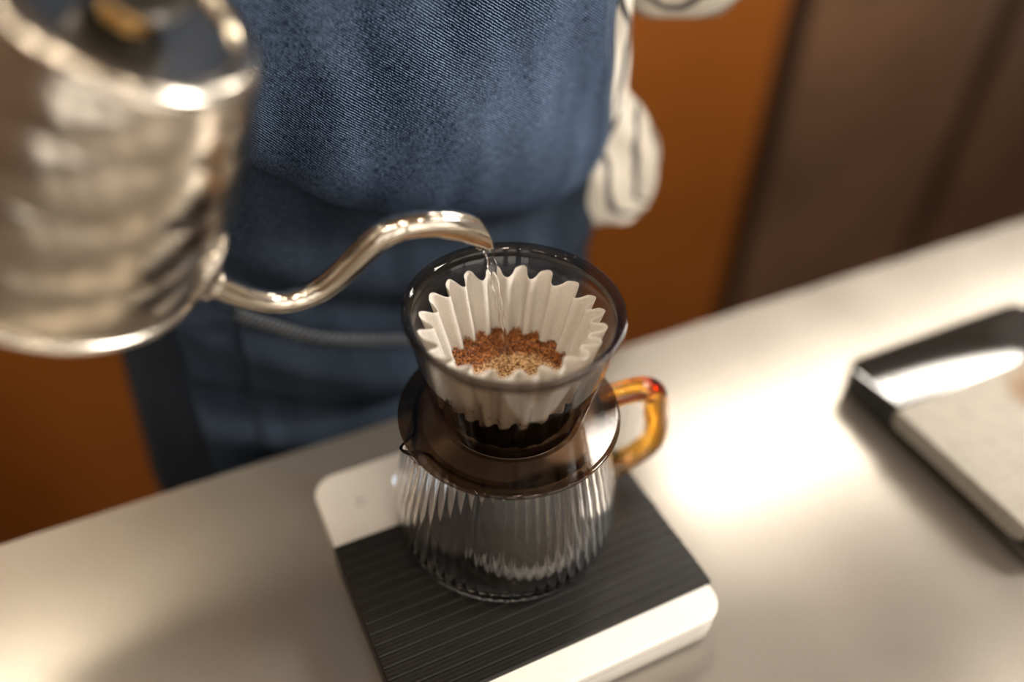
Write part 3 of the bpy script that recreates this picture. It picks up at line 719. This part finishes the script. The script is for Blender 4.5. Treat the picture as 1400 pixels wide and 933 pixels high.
# skirt of the apron (below the waist), a folded sheet with thickness
def sheet(fn, nu, nv, th, name, m):
    """fn(u,v)->(x,y,z); a closed thin sheet"""
    A = []; uv = []
    for i in range(nv+1):
        for j in range(nu+1):
            p = Vector(fn(j/nu*2-1, i/nv)); A.append(p)
    def nrm(i, j):
        i0, i1 = max(i-1, 0), min(i+1, nv); j0, j1 = max(j-1, 0), min(j+1, nu)
        return (A[i*(nu+1)+j1]-A[i*(nu+1)+j0]).cross(A[i1*(nu+1)+j]-A[i0*(nu+1)+j]).normalized()
    B = [A[i*(nu+1)+j] - nrm(i, j)*th*(-1) for i in range(nv+1) for j in range(nu+1)]
    # make sure the back layer lies away from the camera
    if sum((b-a).y for a, b in zip(A, B)) < 0: B = [a*2-b for a, b in zip(A, B)]
    V = A+B; n = nu+1; o = len(A); F = []
    for i in range(nv):
        for j in range(nu):
            a = i*n+j; F.append((a, a+1, a+n+1, a+n)); F.append((o+a, o+a+n, o+a+n+1, o+a+1))
    for i in range(nv):
        a = i*n; F.append((a, a+n, o+a+n, o+a)); a = i*n+nu; F.append((a, o+a, o+a+n, a+n))
    for j in range(nu):
        F.append((j, o+j, o+j+1, j+1)); a = nv*n+j; F.append((a, a+1, o+a+1, o+a))
    # metric uv
    UV = [None]*len(V)
    for i in range(nv+1):
        su = 0
        for j in range(nu+1):
            k = i*n+j
            if j: su += (A[k]-A[k-1]).length
            sv = 0 if i == 0 else UV[k-n][1]-(A[k]-A[k-n]).length
            UV[k] = (su, sv)
        mid = UV[i*n+nu//2][0]
        for j in range(nu+1): UV[i*n+j] = (UV[i*n+j][0]-mid, UV[i*n+j][1])
    for k in range(o): UV[o+k] = UV[k]
    return pp(mesh(name, V, F, m, None, True, UV))
def hemz(x):   # sagging line of the pocket hem
    return lerp_tab([(-0.16, 0.140), (-0.129, 0.124), (-0.08, 0.095), (-0.005, 0.065), (0.07, 0.048), (0.16, 0.050)], x)
def skirt(u, v):
    z = 0.27 - v*0.72
    xl, xr = -0.158, 0.160
    x = (xl+xr)/2 + u*(xr-xl)/2
    y = 0.1455 + 0.030*abs(u)**3.0 + 0.012*max(0, z-0.06)/0.2
    y += 0.006*sin(u*7+z*9)*max(0, min(1, (0.16-z)/0.2))
    d = z-hemz(x)
    y += 0.007*nz3(x, z*2.2, 0, 9)
    y -= 0.005*math.exp(-((d-0.052)/0.018)**2) - 0.006*math.exp(-((d-0.022)/0.014)**2)
    y += 0.016*math.exp(-((d+0.060-0.04*u)/0.012)**2) - 0.006*math.exp(-((d+0.032)/0.016)**2) - 0.008*math.exp(-((d+0.088-0.04*u)/0.015)**2)
    return (x, max(y, 0.1430) if z < 0.015 else max(y, 0.1430-0.35*(z-0.015)), z)
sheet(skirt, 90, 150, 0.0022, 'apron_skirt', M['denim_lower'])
def pocket(u, v):
    x = -0.002 + u*0.118
    zt = hemz(x)+0.004; z = zt - v*0.21
    sx_, sy_, sz_ = skirt((x-0.001)/0.159, (0.27-z)/0.72)
    return (x, sy_-0.0035-0.0022*math.exp(-((v)/0.05)**2), z)
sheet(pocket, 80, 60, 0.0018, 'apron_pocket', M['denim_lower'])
hp_ = []
for k in range(61):
    u_ = -1+2*k/60; p = Vector(pocket(u_, 0.0)); hp_.append(p+Vector((0, -0.0012, -0.004)))
hr_ = tube_rings(hp_, 0.0055, 14, 0.30)
V, F = loft(hr_); pp(mesh('pocket_hem', V, F, M['denim_hem'], None, True, ring_uv(hr_)))
# bib of the apron, belly bulging over the counter edge and folding under
def zbot(x): return lerp_tab([(-0.17, 0.262), (-0.13, 0.246), (-0.091, 0.222), (-0.053, 0.195), (0.005, 0.169), (0.059, 0.153), (0.10, 0.146), (0.14, 0.140), (0.17, 0.139)], x)
def bib(u, v):
    xr = None
    w = min(v/0.86, 1.0)
    # rough height of this row at the edge, for the side outline
    zr = 0.56 + (0.140-0.56)*w
    xr = smooth_tab([(0.139, 0.132), (0.160, 0.150), (0.185, 0.1575), (0.23, 0.150), (0.281, 0.140), (0.40, 0.135), (0.56, 0.10)], zr)
    xl = -0.150 if zr < 0.4 else -0.150+0.06*(zr-0.4)/0.16
    x = (xr+xl)/2 + u*(xr-xl)/2
    zb = zbot(x); z = 0.56 + (zb-0.56)*w
    h = (z-zb)
    y = 0.1175 + 0.042*abs((x-0.005)/0.15)**2.2
    y += 0.022*math.exp(-h/0.020) - 0.0
    y += 0.004*nz3(x, z*0.8, 2, 14) + 0.003*nz3(x*2, z*0.5, 5, 16)
    y += 0.05*max(0, z-0.34)
    if v > 0.86:
        q = (v-0.86)/0.14; y += 0.045*q; z += 0.012*q*q
    return (x, y, z)
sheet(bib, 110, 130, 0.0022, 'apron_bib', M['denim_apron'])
# stitching down the right edge of the bib
for off in (0.0045, 0.0095):
    P = []
    for k in range(120):
        v = 0.25+0.58*k/119
        a = Vector(bib(1.0, v)); b = Vector(bib(0.92, v)); dvec = (b-a); p = a+dvec.normalized()*off; p.y -= 0.0003; P.append(p)
    V, F = loft(tube_rings(P, 0.0004, 6)); pp(mesh('stitch_line', V, F, simple('thread_'+str(int(off*1e4)), (0.22, 0.27, 0.36), 0.7)))
# shirt: torso, side tail and both sleeves
rings = [ell(-0.01, 0.275, a, b, z, 64, 2.3) for z, a, b in ((0.22, 0.138, 0.090), (0.32, 0.140, 0.098), (0.42, 0.150, 0.105), (0.52, 0.165, 0.105), (0.60, 0.170, 0.095), (0.66, 0.130, 0.075), (0.69, 0.07, 0.05))]
V, F = loft(rings); pp(mesh('shirt_torso', V, F, M['stripe'], None, True, ring_uv(rings)))
tail = [(0.300, 0.105, 0.178), (0.285, 0.11, 0.181), (0.264, 0.115, 0.184), (0.235, 0.12, 0.187), (0.213, 0.12, 0.185), (0.200, 0.12, 0.190), (0.185, 0.12, 0.203), (0.165, 0.12, 0.216), (0.140, 0.125, 0.226), (0.118, 0.130, 0.230), (0.098, 0.135, 0.229), (0.083, 0.145, 0.224), (0.073, 0.162, 0.215), (0.068, 0.176, 0.206)]
rings = []
tt_ = catmull([(a, b, c) for a, b, c in tail], 5)
for q in tt_:
    z, xl, xr = q; R_ = []
    if z < 0.165: z = 0.165-(0.165-z)*0.78
    xc, a = (xl+xr)/2, (xr-xl)/2; yb = 0.033*min(1, a/0.03)
    for j in range(72):
        t = 2*pi*j/72; c, s = cos(t), sin(t)
        x = xc+a*math.copysign(abs(c)**0.85, c); y = 0.208+yb*math.copysign(abs(s)**0.85, s)
        k = 0.004*nz3(x, y, z*0.8, 30) + 0.0012*sin(7*t+z*60)
        R_.append((x+k*c*0.6, y+k*s*1.6, z))
    rings.append(R_)
V, F = loft(rings); uv = []
for R_ in rings:
    acc = 0; pr = None
    for p in R_:
        if pr is not None: acc += (Vector(p)-Vector(pr)).length
        uv.append((acc*0.9 + 0.22*max(0, 0.2-p[2])*(1 if p[2] > 0.15 else 1.0) + (0.5*(p[2]-0.15) if 0.15 < p[2] < 0.2 else 0), p[2])); pr = p
pp(mesh('shirt_tail', V, F, M['stripe'], None, True, uv))
def sleeve(name, pts, rad, n=40):
    P = catmull(pts, 8); R_ = []
    for i in range(len(P)):
        f_ = i/8; k = min(int(f_), len(rad)-2); R_.append((rad[k]+(rad[k+1]-rad[k])*(f_-k))*(1+0.05*sin(i*1.3)))
    rg_ = tube_rings(P, R_, n); V, F = loft(rg_); uv = []
    L = 0
    for i, r_ in enumerate(rg_):
        if i: L += (P[i]-P[i-1]).length
        for j in range(n): uv.append((2*pi*R_[i]*(j/n), L))
    return pp(mesh(name, V, F, M['stripe'], None, True, uv))
sleeve('left_sleeve', [(0.135, 0.285, 0.60), (0.175, 0.280, 0.52), (0.200, 0.262, 0.40), (0.212, 0.240, 0.305), (0.232, 0.214, 0.279), (0.262, 0.185, 0.305), (0.305, 0.135, 0.365)], [0.055, 0.055, 0.050, 0.044, 0.038, 0.036, 0.034])

# right arm reaching to the kettle handle, and both hands
sleeve('right_sleeve', [(-0.135, 0.285, 0.60), (-0.20, 0.285, 0.56), (-0.29, 0.265, 0.50), (-0.37, 0.235, 0.455), (-0.385, 0.190, 0.43), (-0.345, 0.150, 0.415)], [0.055, 0.056, 0.052, 0.046, 0.038, 0.033])
def hand(name, MW, wrist):
    Vv = []; E_ = []; R_ = []
    def add(p, r_, prev=None):
        Vv.append(Vector(p)); R_.append(r_); i = len(Vv)-1
        if prev is not None: E_.append((prev, i))
        return i
    w0 = add(wrist, 0.020); w1 = add((-0.175, -0.004, 0.066), 0.019, w0); p0 = add((-0.160, -0.002, 0.082), 0.019, w1)
    for k in range(4):
        z = 0.106-0.0165*k; f_ = (0.92, 1.0, 0.96, 0.80)[k]; rr_ = 0.0085*(1-0.06*k)
        a_ = add((-0.153, 0.014, z), rr_*1.2, p0); b_ = add((-0.146, 0.026, z), rr_*1.05, a_)
        c_ = add((-0.128, 0.030*f_+0.001, z-0.001), rr_, b_); d_ = add((-0.112, 0.023*f_, z-0.002), rr_*0.92, c_); add((-0.107, 0.007+0.004*(1-f_), z-0.003), rr_*0.8, d_)
    a_ = add((-0.156, -0.018, 0.098), 0.0115, p0); b_ = add((-0.144, -0.025, 0.118), 0.0100, a_); add((-0.128, -0.021, 0.134), 0.0085, b_)
    me = bpy.data.meshes.new(name); me.from_pydata([tuple(v) for v in Vv], E_, [])
    o = bpy.data.objects.new(name, me); COL.objects.link(o); me.materials.append(M['skin'])
    sk = o.modifiers.new('skin', 'SKIN'); sk.use_smooth_shade = True
    for i, d_ in enumerate(me.skin_vertices[0].data): d_.radius = (R_[i], R_[i]); d_.use_root = (i == 0)
    ss = o.modifiers.new('sub', 'SUBSURF'); ss.levels = 2; ss.render_levels = 2
    o.parent = per; o.matrix_parent_inverse = PI_ ; o.matrix_basis = MW
    return o
hand('right_hand', KM, KI @ Vector((-0.335, 0.146, 0.413)))
LM = Matrix.Translation((0.44, 0.02, 0.33)) @ Matrix.Rotation(radians(-120), 4, 'Z') @ Matrix.Translation((0.15, 0, -0.08))
hand('left_hand', LM, LM.inverted() @ Vector((0.345, 0.118, 0.342)))

# small droplets left on the rim and the inner wall of the dripper: one mesh of beads
V = []; F = []
random.seed(21)
for k in range(34):
    a = random.uniform(0.15, pi*1.15) if k < 24 else random.uniform(0, 2*pi)
    t = random.random(); rr_, zz_ = (0.0532+0.0034*t, 0.2028+0.0014*t) if k % 3 else (0.0626, 0.1300)
    if not k % 3: rr_ = random.uniform(0.052, 0.060)
    s_ = random.uniform(0.0003, 0.0008); b = len(V); el = random.uniform(1.0, 2.0)
    for i in range(5):
        th = pi*i/4
        for j in range(10):
            ph = 2*pi*j/10; lx, ly, lz = s_*sin(th)*cos(ph), s_*el*sin(th)*sin(ph), s_*0.6*cos(th)
            V.append(((rr_+lx)*cos(a)-ly*sin(a), (rr_+lx)*sin(a)+ly*cos(a), zz_+lz))
    for i in range(4):
        for j in range(10):
            k2 = (j+1) % 10; F.append((b+i*10+j, b+i*10+k2, b+(i+1)*10+k2, b+(i+1)*10+j))
dr = mesh('water_droplets', V, F, M['water'], drp); dr['kind'] = 'stuff'
